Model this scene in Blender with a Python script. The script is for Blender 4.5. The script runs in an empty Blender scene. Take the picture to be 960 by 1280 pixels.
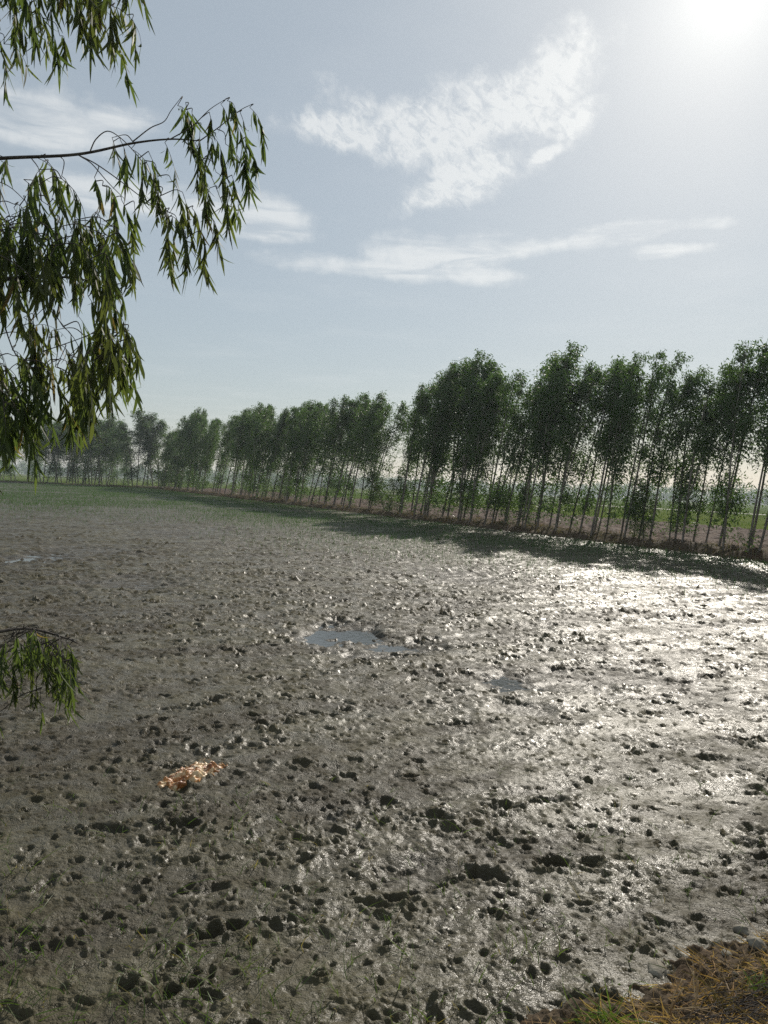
import bpy, math, random
import numpy as np
from mathutils import Matrix, Vector

R = math.radians
rng = np.random.default_rng(11)
random.seed(5)
scene = bpy.context.scene
COL = scene.collection

# ------------------------------------------------------------------ camera
CAM_H = 1.9
FPX = 985.0                      # focal length in pixels of the 960x1280 frame
pitch, roll = R(-1.8), R(2.3)
fwd = np.array([0, math.cos(pitch), math.sin(pitch)])
r0 = np.array([1.0, 0, 0])
u0 = np.cross(r0, fwd)
rgt = math.cos(roll) * r0 + math.sin(roll) * u0
upv = -math.sin(roll) * r0 + math.cos(roll) * u0

def ray(px, py):
    d = fwd * FPX + rgt * (px - 480) - upv * (py - 640)
    return d / np.linalg.norm(d)

def ground(px, py, z=0.0):
    d = ray(px, py)
    return np.array([0, 0, CAM_H]) + d * (z - CAM_H) / d[2]

def at(px, py, dist):            # world point at a distance along the forward axis
    d = fwd * FPX + rgt * (px - 480) - upv * (py - 640)
    return np.array([0, 0, CAM_H]) + d * (dist / FPX)

def to_px(P):
    v = np.asarray(P) - np.array([0, 0, CAM_H])
    f = v @ fwd
    return 480 + FPX * (v @ rgt) / f, 640 - FPX * (v @ upv) / f

cam_data = bpy.data.cameras.new('camera')
cam = bpy.data.objects.new('camera', cam_data)
COL.objects.link(cam)
cam_data.sensor_fit = 'VERTICAL'
cam_data.angle = 2 * math.atan(640 / FPX)
cam_data.clip_start, cam_data.clip_end = 0.05, 8000
m = Matrix.Identity(4)
for i in range(3):
    m[i][0], m[i][1], m[i][2] = rgt[i], upv[i], -fwd[i]
m[2][3] = CAM_H
cam.matrix_world = m
scene.camera = cam

# ------------------------------------------------------------------ node helpers
class NT:
    def __init__(self, tree):
        self.t = tree; self.n = tree.nodes; self.l = tree.links
    def new(self, typ, **kw):
        nd = self.n.new(typ)
        for k, v in kw.items(): setattr(nd, k, v)
        return nd
    def put(self, sock, v):
        if isinstance(v, bpy.types.NodeSocket): self.l.new(v, sock)
        else: sock.default_value = v
    def m(self, op, a, b=0.0, c=0.0, clamp=False):
        nd = self.new('ShaderNodeMath', operation=op, use_clamp=clamp)
        for i, v in enumerate((a, b, c)): self.put(nd.inputs[i], v)
        return nd.outputs[0]
    def mix(self, fac, a, b, blend='MIX'):
        nd = self.new('ShaderNodeMix', data_type='RGBA', blend_type=blend)
        self.put(nd.inputs['Factor'], fac)
        for s, v in ((nd.inputs[6], a), (nd.inputs[7], b)):
            self.put(s, v if isinstance(v, bpy.types.NodeSocket) else (*v, 1))
        return nd.outputs[2]
    def noise(self, vec, scale, detail=3, rough=0.55, dist=0.0, dim='3D'):
        nd = self.new('ShaderNodeTexNoise', noise_dimensions=dim)
        self.put(nd.inputs['Vector'], vec)
        nd.inputs['Scale'].default_value = scale
        nd.inputs['Detail'].default_value = detail
        nd.inputs['Roughness'].default_value = rough
        nd.inputs['Distortion'].default_value = dist
        return nd.outputs[0]
    def ramp(self, v, lo, hi, a=0.0, b=1.0, smooth=True):
        nd = self.new('ShaderNodeMapRange', interpolation_type='SMOOTHSTEP' if smooth else 'LINEAR')
        self.put(nd.inputs[0], v)
        for i, q in enumerate((lo, hi, a, b)): nd.inputs[1 + i].default_value = q
        return nd.outputs[0]
    def xyz(self, x, y, z):
        nd = self.new('ShaderNodeCombineXYZ')
        for i, v in enumerate((x, y, z)): self.put(nd.inputs[i], v)
        return nd.outputs[0]
    def pos(self):
        return self.new('ShaderNodeNewGeometry').outputs['Position']
    def obj(self):
        return self.new('ShaderNodeTexCoord').outputs['Object']
    def island(self):
        return self.new('ShaderNodeNewGeometry').outputs['Random Per Island']
    def objrand(self):
        return self.new('ShaderNodeObjectInfo').outputs['Random']

def material(name, build):
    mt = bpy.data.materials.new(name)
    mt.use_nodes = True
    t = NT(mt.node_tree)
    t.n.clear()
    out = t.new('ShaderNodeOutputMaterial')
    build(t, out)
    return mt

def principled(t, color, rough=0.8, spec=0.5, bump=None, bump_d=0.01, bump_s=1.0):
    b = t.new('ShaderNodeBsdfPrincipled')
    t.put(b.inputs['Base Color'], color if isinstance(color, bpy.types.NodeSocket) else (*color, 1))
    t.put(b.inputs['Roughness'], rough)
    t.put(b.inputs['Specular IOR Level'], spec)
    if bump is not None:
        bn = t.new('ShaderNodeBump')
        bn.inputs['Strength'].default_value = bump_s
        bn.inputs['Distance'].default_value = bump_d
        t.put(bn.inputs['Height'], bump)
        t.l.new(bn.outputs[0], b.inputs['Normal'])
    return b

# ------------------------------------------------------------------ sun, sky
SUN_EL, SUN_AZ = R(30.6), R(21.9)
sun_dir = np.array([math.sin(SUN_AZ) * math.cos(SUN_EL), math.cos(SUN_AZ) * math.cos(SUN_EL), math.sin(SUN_EL)])
sl = bpy.data.lights.new('sun', 'SUN')
sl.energy = 4.0; sl.angle = R(0.5); sl.color = (1.0, 0.93, 0.82)
so = bpy.data.objects.new('sun', sl); COL.objects.link(so)
so.rotation_euler = Vector(-sun_dir).to_track_quat('-Z', 'Y').to_euler()

world = bpy.data.worlds.new('World'); scene.world = world
world.use_nodes = True
W = NT(world.node_tree); W.n.clear()
wout = W.new('ShaderNodeOutputWorld')
bg = W.new('ShaderNodeBackground'); bg.inputs['Strength'].default_value = 0.08
sky = W.new('ShaderNodeTexSky', sky_type='NISHITA', sun_disc=False, sun_elevation=SUN_EL, sun_rotation=SUN_AZ,
            altitude=200, air_density=1.2, dust_density=0.45, ozone_density=1.5)
gen = W.new('ShaderNodeTexCoord').outputs['Generated']
sep = W.new('ShaderNodeSeparateXYZ'); W.l.new(gen, sep.inputs[0])
dx, dy, dz = sep.outputs
az = W.m('ARCTAN2', dx, dy)
el = W.m('ARCSINE', dz)
zc = W.m('MAXIMUM', dz, 0.03)
plane = W.xyz(W.m('DIVIDE', dx, zc), W.m('DIVIDE', dy, zc), 0.0)
# thin high cloud: patches placed by compass bearing and height above the horizon, textured on the cloud layer
def patch(px, py, a, b, ang, edge=0.7):
    d = ray(px, py)
    a0, e0 = math.atan2(d[0], d[1]), math.asin(d[2])
    ang = R(ang); a /= FPX; b /= FPX
    u = W.m('MULTIPLY', W.m('SUBTRACT', az, a0), math.cos(e0)); v = W.m('SUBTRACT', el, e0)
    p = W.m('ADD', W.m('MULTIPLY', u, math.cos(ang) / a), W.m('MULTIPLY', v, math.sin(ang) / a))
    q = W.m('ADD', W.m('MULTIPLY', u, -math.sin(ang) / b), W.m('MULTIPLY', v, math.cos(ang) / b))
    rr = W.m('SQRT', W.m('ADD', W.m('MULTIPLY', p, p), W.m('MULTIPLY', q, q)))
    return W.m('SUBTRACT', 1.0, rr)
def union(ps):
    o = ps[0]
    for p in ps[1:]: o = W.m('MAXIMUM', o, p)
    return o
angv = W.xyz(az, el, 0.0)
warp = W.noise(angv, 12.0, 6, 0.62)
fl = union([patch(690, 100, 70, 48, 24), patch(640, 135, 80, 50, 10), patch(540, 165, 130, 50, -10), patch(585, 215, 80, 38, 22), patch(430, 165, 90, 26, -6),
            patch(725, 145, 40, 22, 30), patch(683, 192, 26, 9, 20), patch(545, 240, 60, 22, 14)])
ca, sa = math.cos(R(-35)), math.sin(R(-35))
rotv = W.xyz(W.m('MULTIPLY', W.m('ADD', W.m('MULTIPLY', az, ca), W.m('MULTIPLY', el, sa)), 38.0),
             W.m('MULTIPLY', W.m('ADD', W.m('MULTIPLY', az, -sa), W.m('MULTIPLY', el, ca)), 84.0), 0.0)
ripple = W.noise(rotv, 1.0, 6, 0.66, 0.9)
puff = W.noise(angv, 42.0, 6, 0.7, 0.6)
soft = W.ramp(W.m('ADD', fl, W.m('MULTIPLY', W.m('SUBTRACT', warp, 0.5), 2.4)), -0.15, 0.75)
tex = W.m('ADD', W.m('MULTIPLY', W.ramp(ripple, 0.36, 0.62), 0.6), W.m('MULTIPLY', W.ramp(puff, 0.38, 0.60), 0.5))
tex = W.m('ADD', tex, W.m('MULTIPLY', soft, 0.38))
fluffy = W.m('MULTIPLY', soft, tex, clamp=True)
st = union([patch(540, 318, 110, 30, 4), patch(500, 338, 180, 15, -2), patch(700, 305, 160, 15, 7), patch(845, 312, 50, 9, 0), patch(800, 285, 110, 9, 0),
            patch(330, 270, 60, 28, 0), patch(310, 288, 90, 12, 0), patch(40, 150, 110, 42, -4), patch(140, 155, 60, 20, 8), patch(190, 250, 180, 28, 0)])
streakv = W.xyz(W.m('MULTIPLY', W.m('ADD', az, W.m('MULTIPLY', el, -0.4)), 9.0), W.m('MULTIPLY', el, 48.0), 0.0)
streak = W.noise(streakv, 1.0, 5, 0.6, 0.6)
sm = W.ramp(W.m('ADD', st, W.m('MULTIPLY', W.m('SUBTRACT', warp, 0.5), 2.2)), -0.1, 0.75)
streaky = W.m('MULTIPLY', sm, W.ramp(streak, 0.32, 0.60, 0.22, 0.95))
faint = W.m('MULTIPLY', W.ramp(W.noise(plane, 0.9, 5, 0.6), 0.45, 0.75), 0.16)
cloud = W.m('MAXIMUM', W.m('MAXIMUM', fluffy, streaky), faint)
# brightness of the air round the sun (hazy aureole)
dot = W.new('ShaderNodeVectorMath', operation='DOT_PRODUCT')
W.l.new(gen, dot.inputs[0]); dot.inputs[1].default_value = tuple(sun_dir)
th = W.m('ARCCOSINE', W.m('MINIMUM', dot.outputs['Value'], 0.999999))
g1 = W.m('MULTIPLY', W.m('EXPONENT', W.m('MULTIPLY', th, -1 / R(3.2))), 4.2)
g2 = W.m('MULTIPLY', W.m('EXPONENT', W.m('MULTIPLY', th, -1 / R(12.0))), 3.1)
glow = W.m('ADD', g1, g2)
SKY_TINT = (0.86, 0.80, 0.74)
base = W.mix(1.0, sky.outputs[0], SKY_TINT, 'MULTIPLY')
base = W.mix(0.60, base, (5.6, 6.4, 7.05))
ccol = W.mix(W.m('MULTIPLY', cloud, 0.57), base, (10.6, 10.7, 10.5))
glc = W.new('ShaderNodeVectorMath', operation='SCALE'); glc.inputs[0].default_value = (1.0, 0.97, 0.86)
W.l.new(glow, glc.inputs['Scale'])
tot = W.mix(1.0, ccol, glc.outputs[0], 'ADD')
W.l.new(tot, bg.inputs['Color']); W.l.new(bg.outputs[0], wout.inputs[0])

scene.view_settings.view_transform = 'Standard'
scene.view_settings.look = 'None'
scene.view_settings.exposure = 0.13
scene.view_settings.gamma = 1.0
scene.view_settings.use_curve_mapping = False
scene.cycles.use_denoising = False
scene.cycles.max_bounces = 6
scene.cycles.diffuse_bounces = 2
scene.cycles.glossy_bounces = 2
scene.cycles.transmission_bounces = 3
scene.cycles.volume_bounces = 0
scene.cycles.sample_clamp_indirect = 4

# ------------------------------------------------------------------ objects
def tag(o, label=None, cat=None, group=None, kind=None):
    if label: o['label'] = label
    if cat: o['category'] = cat
    if group: o['group'] = group
    if kind: o['kind'] = kind
    return o

def mesh_obj(name, verts, faces, mat, parent=None, smooth=False):
    """faces: an (n,3) / (n,4) int array, or a list of such arrays"""
    me = bpy.data.meshes.new(name)
    verts = np.asarray(verts, np.float32)
    fl_ = faces if isinstance(faces, list) else [faces]
    fl_ = [np.asarray(f, np.int32) for f in fl_ if len(f)]
    loops = np.concatenate([f.ravel() for f in fl_])
    tot_ = np.concatenate([np.full(len(f), f.shape[1], np.int32) for f in fl_])
    start = np.concatenate([[0], np.cumsum(tot_)[:-1]]).astype(np.int32)
    me.vertices.add(len(verts)); me.vertices.foreach_set('co', verts.ravel())
    me.loops.add(len(loops)); me.loops.foreach_set('vertex_index', loops)
    me.polygons.add(len(tot_)); me.polygons.foreach_set('loop_start', start)
    me.polygons.foreach_set('loop_total', tot_)
    if smooth: me.polygons.foreach_set('use_smooth', np.ones(len(tot_), bool))
    me.update(calc_edges=True)
    me.materials.append(mat)
    o = bpy.data.objects.new(name, me)
    COL.objects.link(o)
    if parent: o.parent = parent
    return o

def empty(name, loc=(0, 0, 0)):
    o = bpy.data.objects.new(name, None); COL.objects.link(o)
    o.location = loc; o.empty_display_size = 0.2
    return o

class MB:
    def __init__(self): self.v = []; self.f4 = []; self.f3 = []; self.n = 0
    def add(self, v, f4=None, f3=None):
        v = np.asarray(v, float).reshape(-1, 3)
        if f4 is not None and len(f4): self.f4.append(np.asarray(f4).reshape(-1, 4) + self.n)
        if f3 is not None and len(f3): self.f3.append(np.asarray(f3).reshape(-1, 3) + self.n)
        self.v.append(v); self.n += len(v)
    def tube(self, pts, rad, n=6, cap=True):
        pts = np.asarray(pts, float); k = len(pts)
        rad = np.broadcast_to(np.asarray(rad, float), (k,))
        tg = np.gradient(pts, axis=0); tg /= np.linalg.norm(tg, axis=1, keepdims=True) + 1e-9
        ref = np.array([0.31, 0.93, 0.2]) if abs(tg[0, 2]) > 0.7 else np.array([0.05, 0.1, 1.0])
        a = np.cross(tg, ref); a /= np.linalg.norm(a, axis=1, keepdims=True) + 1e-9
        b = np.cross(tg, a)
        an = np.linspace(0, 2 * np.pi, n, endpoint=False)
        V = pts[:, None] + rad[:, None, None] * (a[:, None] * np.cos(an)[None, :, None] + b[:, None] * np.sin(an)[None, :, None])
        i = np.arange(k - 1)[:, None] * n; j = np.arange(n)[None]; j2 = (j + 1) % n
        F = np.stack([i + j, i + j2, i + n + j2, i + n + j], -1).reshape(-1, 4)
        V = V.reshape(-1, 3)
        f3 = []
        if cap:
            V = np.vstack([V, pts[-1]])
            f3 = [[(k - 1) * n + q, (k - 1) * n + (q + 1) % n, k * n] for q in range(n)]
        self.add(V, F, f3)
    def build(self, name, mat, parent=None, smooth=False):
        return mesh_obj(name, np.concatenate(self.v), [np.concatenate(x) for x in (self.f4, self.f3) if x], mat, parent, smooth)

def unit(v): return v / (np.linalg.norm(v, axis=-1, keepdims=True) + 1e-9)

def blades(P, D, L, Wd, bend=None, segs=3, prof=(0.35, 1.0, 0.75, 0.05), side=None, r=rng):
    """curved tapering strips: base P, direction D, length L, width Wd, bend = vector added quadratically"""
    n = len(P)
    D = unit(D)
    if side is None: side = unit(np.cross(D, r.normal(size=(n, 3))))
    if bend is None: bend = np.zeros((n, 3))
    t = np.linspace(0, 1, segs + 1)
    c = P[:, None] + D[:, None] * (L[:, None, None] * t[None, :, None]) + bend[:, None] * (t[None, :, None] ** 2)
    w = Wd[:, None] * np.interp(t, np.linspace(0, 1, len(prof)), prof)[None] * 0.5
    V = np.stack([c - side[:, None] * w[..., None], c + side[:, None] * w[..., None]], 2)   # n,segs+1,2,3
    V = V.reshape(-1, 3)
    b0 = (np.arange(n) * (segs + 1) * 2)[:, None] + (np.arange(segs) * 2)[None]
    F = np.stack([b0, b0 + 1, b0 + 3, b0 + 2], -1).reshape(-1, 4)
    return V, F

# ------------------------------------------------------------------ noise on arrays
def h01(ix, iy, seed):
    x = (ix.astype(np.int64) * 374761393 + iy.astype(np.int64) * 668265263 + seed * 1442695041) & 0xFFFFFFFF
    x = ((x ^ (x >> 13)) * 1274126177) & 0xFFFFFFFF
    x = ((x ^ (x >> 15)) * 2246822519) & 0xFFFFFFFF
    return ((x ^ (x >> 16)) & 0xFFFFFF).astype(np.float32) / 16777216.0

def perlin(x, y, seed=0):
    ix = np.floor(x).astype(np.int64); iy = np.floor(y).astype(np.int64)
    fx = (x - ix).astype(np.float32); fy = (y - iy).astype(np.float32)
    u = fx * fx * fx * (fx * (fx * 6 - 15) + 10); v = fy * fy * fy * (fy * (fy * 6 - 15) + 10)
    def g(ax, ay):
        a = h01(ix + ax, iy + ay, seed) * 6.2831853
        return np.cos(a) * (fx - ax) + np.sin(a) * (fy - ay)
    n0 = g(0, 0); n0 += u * (g(1, 0) - n0)
    n1 = g(0, 1); n1 += u * (g(1, 1) - n1)
    return (n0 + v * (n1 - n0)) * 1.5

def craters(x, y, s, seed, prob, a_rng, asp_rng, d_rng, wob):
    """foot holes: random ellipses in a jittered grid; returns height (pits with a pushed-up rim)"""
    ix = np.floor(x / s).astype(np.int64); iy = np.floor(y / s).astype(np.int64)
    pit = np.zeros_like(x); rim = np.zeros_like(x)
    for ax in (-1, 0, 1):
        for ay in (-1, 0, 1):
            cx, cy = ix + ax, iy + ay
            k = [h01(cx, cy, seed + q) for q in range(6)]
            px_ = (cx + k[0]) * s; py_ = (cy + k[1]) * s
            th_ = k[2] * 3.1416
            a = a_rng[0] + (a_rng[1] - a_rng[0]) * k[3]
            b = a * (asp_rng[0] + (asp_rng[1] - asp_rng[0]) * k[4])
            d = (d_rng[0] + (d_rng[1] - d_rng[0]) * k[3] * k[4] * 2) * (k[5] < prob)
            ex, ey = x - px_, y - py_
            c_, s_ = np.cos(th_), np.sin(th_)
            q = np.sqrt(((ex * c_ + ey * s_) / a) ** 2 + ((-ex * s_ + ey * c_) / b) ** 2) + wob
            p = np.clip((1.2 - q) / 0.85, 0, 1); p = p * p * (3 - 2 * p)
            pit = np.maximum(pit, p * d)
            rim = np.maximum(rim, d * np.exp(-((q - 1.35) / 0.28) ** 2) * (0.35 + 0.4 * k[1]))
    return rim * (1 - np.clip(pit * 60, 0, 1)) - pit

def sstep(a, b, x):
    t = np.clip((x - a) / (b - a), 0, 1); return t * t * (3 - 2 * t)

# ------------------------------------------------------------------ layout of the fields
A = np.array([12.1, 25.2]); T = np.array([-0.4235, 0.906]); N = np.array([0.906, 0.4235])   # right edge of the paddy
S_END = 126.0
def along(s, n=0.0): return A + T * s + N * n
CORNER = along(S_END)
FAR_T = unit(np.array([-69.0, 146.0]) - CORNER)      # far edge runs left from the corner
FAR_N = np.array([-FAR_T[1], FAR_T[0]]);
if FAR_N[1] < 0: FAR_N = -FAR_N
# near bank edge: from (0.65,2.77) to (1.82,3.53)
BK0 = np.array([0.56, 2.74]); BKT = unit(np.array([1.82, 3.55]) - BK0); BKN = np.array([BKT[1], -BKT[0]])  # BKN points onto the bank

puddles = [(430, 786, .55, .85, .05), (478, 803, .85, .8, .050), (395, 795, .6, .6, .042), (168, 726, 1.2, 1.3, .04), (95, 690, 1.6, 3.0, .035), (25, 697, .8, 2.0, .035),
           (652, 886, .3, .28, .03), (634, 850, .35, .5, .05), (705, 850, .6, .7, .03), (820, 850, .7, .6, .03), (240, 665, 2, 5, .03), (520, 1090, .22, .25, .03), (850, 780, .9, 1.2, .03), (560, 720, 1.8, 2.0, .03)]
big_prints = [(540, 1022, .26, .09, .09), (625, 1012, .22, .1, .09), (690, 1082, .2, .08, .10), (735, 1084, .15, .07, .07), (605, 1094, .2, .09, .10),
              (470, 1128, .2, .07, .06), (500, 1122, .17, .07, .07), (350, 1158, .14, .07, .06), (370, 1152, .14, .07, .05),
              (265, 1167, .11, .09, .09), (292, 1160, .10, .08, .08), (230, 1028, .2, .09, .09), (160, 1232, .09, .08, .09), (210, 1242, .08, .07, .08),
              (330, 910, .14, .12, .07), (140, 1036, .3, .08, .06), (760, 1252, .09, .07, .13), (725, 1258, .08, .07, .13), (690, 1002, .2, .1, .07), (890, 950, .25, .12, .06),
              (570, 905, .6, .10, .05), (515, 1110, .09, .07, .08), (545, 1105, .07, .06, .08)]

def mud_height(x, y, cell):
    """x, y arrays; cell = local vertex spacing (fine layers fade where they could not be resolved)"""
    r = np.hypot(x, y)
    wx = x + 0.05 * perlin(x * 5, y * 5, 91); wy = y + 0.05 * perlin(x * 5, y * 5, 92)
    hgt = 0.022 * perlin(x * .22, y * .22, 1) + 0.016 * perlin(x * .8, y * .8, 2)
    wob = (0.30 * perlin(x * 9, y * 9, 3) + 0.26 * perlin(x * 21, y * 21, 4) + .16 * perlin(x * 48, y * 48, 7)).astype(np.float32)
    patchy = perlin(x * .45, y * .45, 5)
    lod = lambda s: 1 - sstep(s * .28, s * .75, cell)
    # harrow lines, nearly across the view
    q = -.48 * x + .88 * y + .35 * perlin(x * .33, y * .33, 21) + .08 * perlin(x * 1.6, y * 1.6, 22)
    ridge = np.sin(q * 10.5) * (.35 + .9 * np.clip(perlin(x * .5, y * .5, 23) + .25, 0, 1)) + .7 * perlin((.88 * x + .48 * y) * .5, q * 3.4, 6)
    hgt += (0.012 + .008 * sstep(8, 20, r)) * ridge * lod(.75)
    c1 = craters(wx, wy, .42, 20, .32, (.05, .09), (.32, .65), (.012, .032), wob * 1.5) * lod(.4)
    c2 = craters(wx, wy, .19, 40, .85, (.032, .066), (.4, .85), (.010, .030), wob * 1.4) * lod(.19)
    c3 = craters(wx, wy, .085, 60, .7, (.012, .028), (.45, 1), (.004, .012), wob) * lod(.085)
    k = (0.75 + 0.5 * np.clip(patchy + .2, -.6, 1)) * (.85 - .3 * np.clip(ridge, -1, 1))
    hgt += (c1 * (.72 + .4 * sstep(4, 9, r)) + c2 * (.62 + 1.05 * sstep(4, 13, r))) * k + c3 * 1.3
    rough = 0.55 + 0.6 * sstep(-.5, .6, perlin(x * .9, y * .9, 8))
    for f, a, sd in ((3, .011, 10), (6.5, .011, 11), (13, .0095, 12), (27, .0066, 13), (55, .0042, 14), (110, .0022, 15)):
        n = perlin(wx * f, wy * f, sd)
        n = 0.55 * n + 0.45 * (0.5 - 1.6 * np.abs(perlin(wx * f + 7.3, wy * f * 1.25, sd + 30)))
        hgt += a * n * rough * lod(1.5 / f) * (1 + .8 * sstep(7, 15, r))
    # what the far mesh still has to show of the lumps
    far = sstep(.05, .25, cell)
    hgt += far * (0.03 * perlin(x * 1.7, y * 1.7, 16) + 0.04 * np.abs(perlin(x * 3.4, y * 2.4, 17)))
    k2 = np.clip(.7 + 1.3 * perlin(x * .7 + 3, y * 1.5, 9) + .5 * perlin(x * 2.1, y * 2.6, 19), .12, 1.7)
    for s_, sd, pr, ar, dr in ((.26, 80, .38, (.035, .075), (.004, .012)), (.13, 83, .55, (.018, .042), (.004, .013)), (.065, 86, .6, (.009, .022), (.003, .010))):
        cl = -craters(wx, wy, s_, sd, pr, ar, (.45, .95), dr, wob * 1.7 + .5 * perlin(x * 1.1 / s_ * 6, y * 1.1 / s_ * 6, sd + 1))
        hgt += np.clip(cl, -.003, None) * k2 * lod(s_ * 1.9) * (1 + 1.1 * sstep(6, 15, r))
    for (px_, py_, a, b, d) in big_prints:
        a *= .46; b *= .6; d *= .44
        g_ = ground(px_, py_); ex, ey = x - g_[0], y - g_[1]
        sel = np.where((np.abs(ex) < a * 2.5) & (np.abs(ey) < a * 2.5))
        if not len(sel[0]): continue
        X, Y = ex[sel], ey[sel]
        t = 0.25 * math.sin(px_ * 1.7 + py_)
        q = np.sqrt(((X * math.cos(t) + Y * math.sin(t)) / a) ** 2 + ((-X * math.sin(t) + Y * math.cos(t)) / b) ** 2) + wob[sel] * 1.5
        p = np.clip((1.2 - q) / .8, 0, 1); p = p * p * (3 - 2 * p)
        hgt[sel] += -d * p + d * .35 * np.exp(-((q - 1.4) / .3) ** 2)
    for (px_, py_, a, b, d) in puddles:
        g_ = ground(px_, py_); ex, ey = (x - g_[0]) / a, (y - g_[1]) / b
        sel = np.where(ex * ex + ey * ey < 4)
        if not len(sel[0]): continue
        q = np.sqrt(ex[sel] ** 2 + ey[sel] ** 2) + .45 * perlin(x[sel] * 2.1, y[sel] * 2.1, 70) + .25 * perlin(x[sel] * 7, y[sel] * 7, 71)
        w = 1 - sstep(.35, 1.15, q)
        hgt[sel] = hgt[sel] * (1 - .3 * w) - w * d * 1.3
    return hgt

WATER_Z = -0.062
def field_clip(P, pad_r=0.55, pad_far=1.0):
    n = (P[..., 0] - A[0]) * N[0] + (P[..., 1] - A[1]) * N[1]
    f = (P[..., 0] - CORNER[0]) * FAR_N[0] + (P[..., 1] - CORNER[1]) * FAR_N[1]
    b = (P[..., 0] - BK0[0]) * BKN[0] + (P[..., 1] - BK0[1]) * BKN[1]
    return (n < pad_r) & (f < pad_far) & (b < 0.75)

def polar(r_min, r_max, kr, th_max, ka):
    nr = int(math.log(r_max / r_min) / kr) + 1
    nt = int(2 * th_max / ka) + 1
    rr = r_min * np.exp(np.linspace(0, math.log(r_max / r_min), nr))
    tt = np.linspace(-th_max, th_max, nt)
    X = (rr[:, None] * np.sin(tt)[None]).astype(np.float64); Y = (rr[:, None] * np.cos(tt)[None]).astype(np.float64)
    cell = np.broadcast_to((rr * kr)[:, None], X.shape)
    i = (np.arange(nr - 1) * nt)[:, None]; j = np.arange(nt - 1)[None]
    F = np.stack([i + j, i + j + 1, i + nt + j + 1, i + nt + j], -1).reshape(-1, 4)
    return X, Y, cell, F

def compact(V, F, keep):
    F = F[keep[F].all(1)]
    used = np.zeros(len(V), bool); used[F.ravel()] = True
    idx = np.cumsum(used) - 1
    return V[used], idx[F]

# ------------------------------------------------------------------ materials
def m_mud(t, out):
    p = t.pos()
    big = t.noise(p, 0.35, 4, 0.6); mid = t.noise(p, 2.2, 4, 0.6); fine = t.noise(p, 34, 4, 0.65); grit = t.noise(p, 120, 3, 0.6)
    vr = t.new('ShaderNodeVectorRotate', rotation_type='Z_AXIS'); vr.inputs['Angle'].default_value = R(-28.6)
    t.l.new(p, vr.inputs['Vector'])
    mp = t.new('ShaderNodeMapping'); mp.inputs['Scale'].default_value = (.42, 1.7, 1); t.l.new(vr.outputs[0], mp.inputs[0])
    strk = t.noise(mp.outputs[0], .8, 5, .68, .5)
    c = t.mix(t.ramp(mid, .35, .68), (0.053, 0.0455, 0.0195), (0.091, 0.079, 0.037))
    c = t.mix(t.ramp(big, .42, .66, 0, .45), c, (0.064, 0.050, 0.027))
    c = t.mix(t.ramp(fine, .50, .72, 0, .5), c, (0.098, 0.087, 0.050))
    sepz = t.new('ShaderNodeSeparateXYZ'); t.l.new(p, sepz.inputs[0])
    c = t.mix(t.ramp(strk, .46, .60, 0, .75), c, (0.040, 0.031, 0.015))                  # churned, darker soil
    wet = t.ramp(sepz.outputs[2], -.06, .02, .75, 0)            # silt stays wetter in the hollows
    c = t.mix(wet, c, (0.050, 0.042, 0.028))
    ro = t.m('ADD', t.ramp(t.noise(p, 5.5, 4, 0.65), .36, .62, .30, .60), t.ramp(fine, .4, .65, -.04, .10))
    hgt = t.m('ADD', t.m('MULTIPLY', fine, 1.0), t.m('MULTIPLY', grit, .35))
    b = principled(t, c, t.m('ADD', ro, .10), 0.22, hgt, 0.022, 1.0)
    film = t.ramp(t.m('ADD', t.m('MULTIPLY', t.noise(p, 1.3, 5, 0.68, .4), .5), t.m('MULTIPLY', strk, .5)), .58, .42, .03, .30)          # slick of water left on the silt, in patches
    t.put(b.inputs['Coat Weight'], film); b.inputs['Coat IOR'].default_value = 1.38
    t.put(b.inputs['Coat Roughness'], t.ramp(mid, .35, .65, .22, .38))
    bn = t.new('ShaderNodeBump'); bn.inputs['Strength'].default_value = .55; bn.inputs['Distance'].default_value = .02
    t.put(bn.inputs['Height'], t.noise(p, 26, 4, .6)); t.l.new(bn.outputs[0], b.inputs['Coat Normal'])
    t.l.new(b.outputs[0], out.inputs[0])
MUD = material('wet_mud', m_mud)

def m_water(t, out):
    p = t.pos()
    b = principled(t, (0.035, 0.033, 0.026), 0.10, 0.5, t.noise(p, 14, 4), 0.006, 0.5)
    t.l.new(b.outputs[0], out.inputs[0])
WATER = material('muddy_water', m_water)

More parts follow.
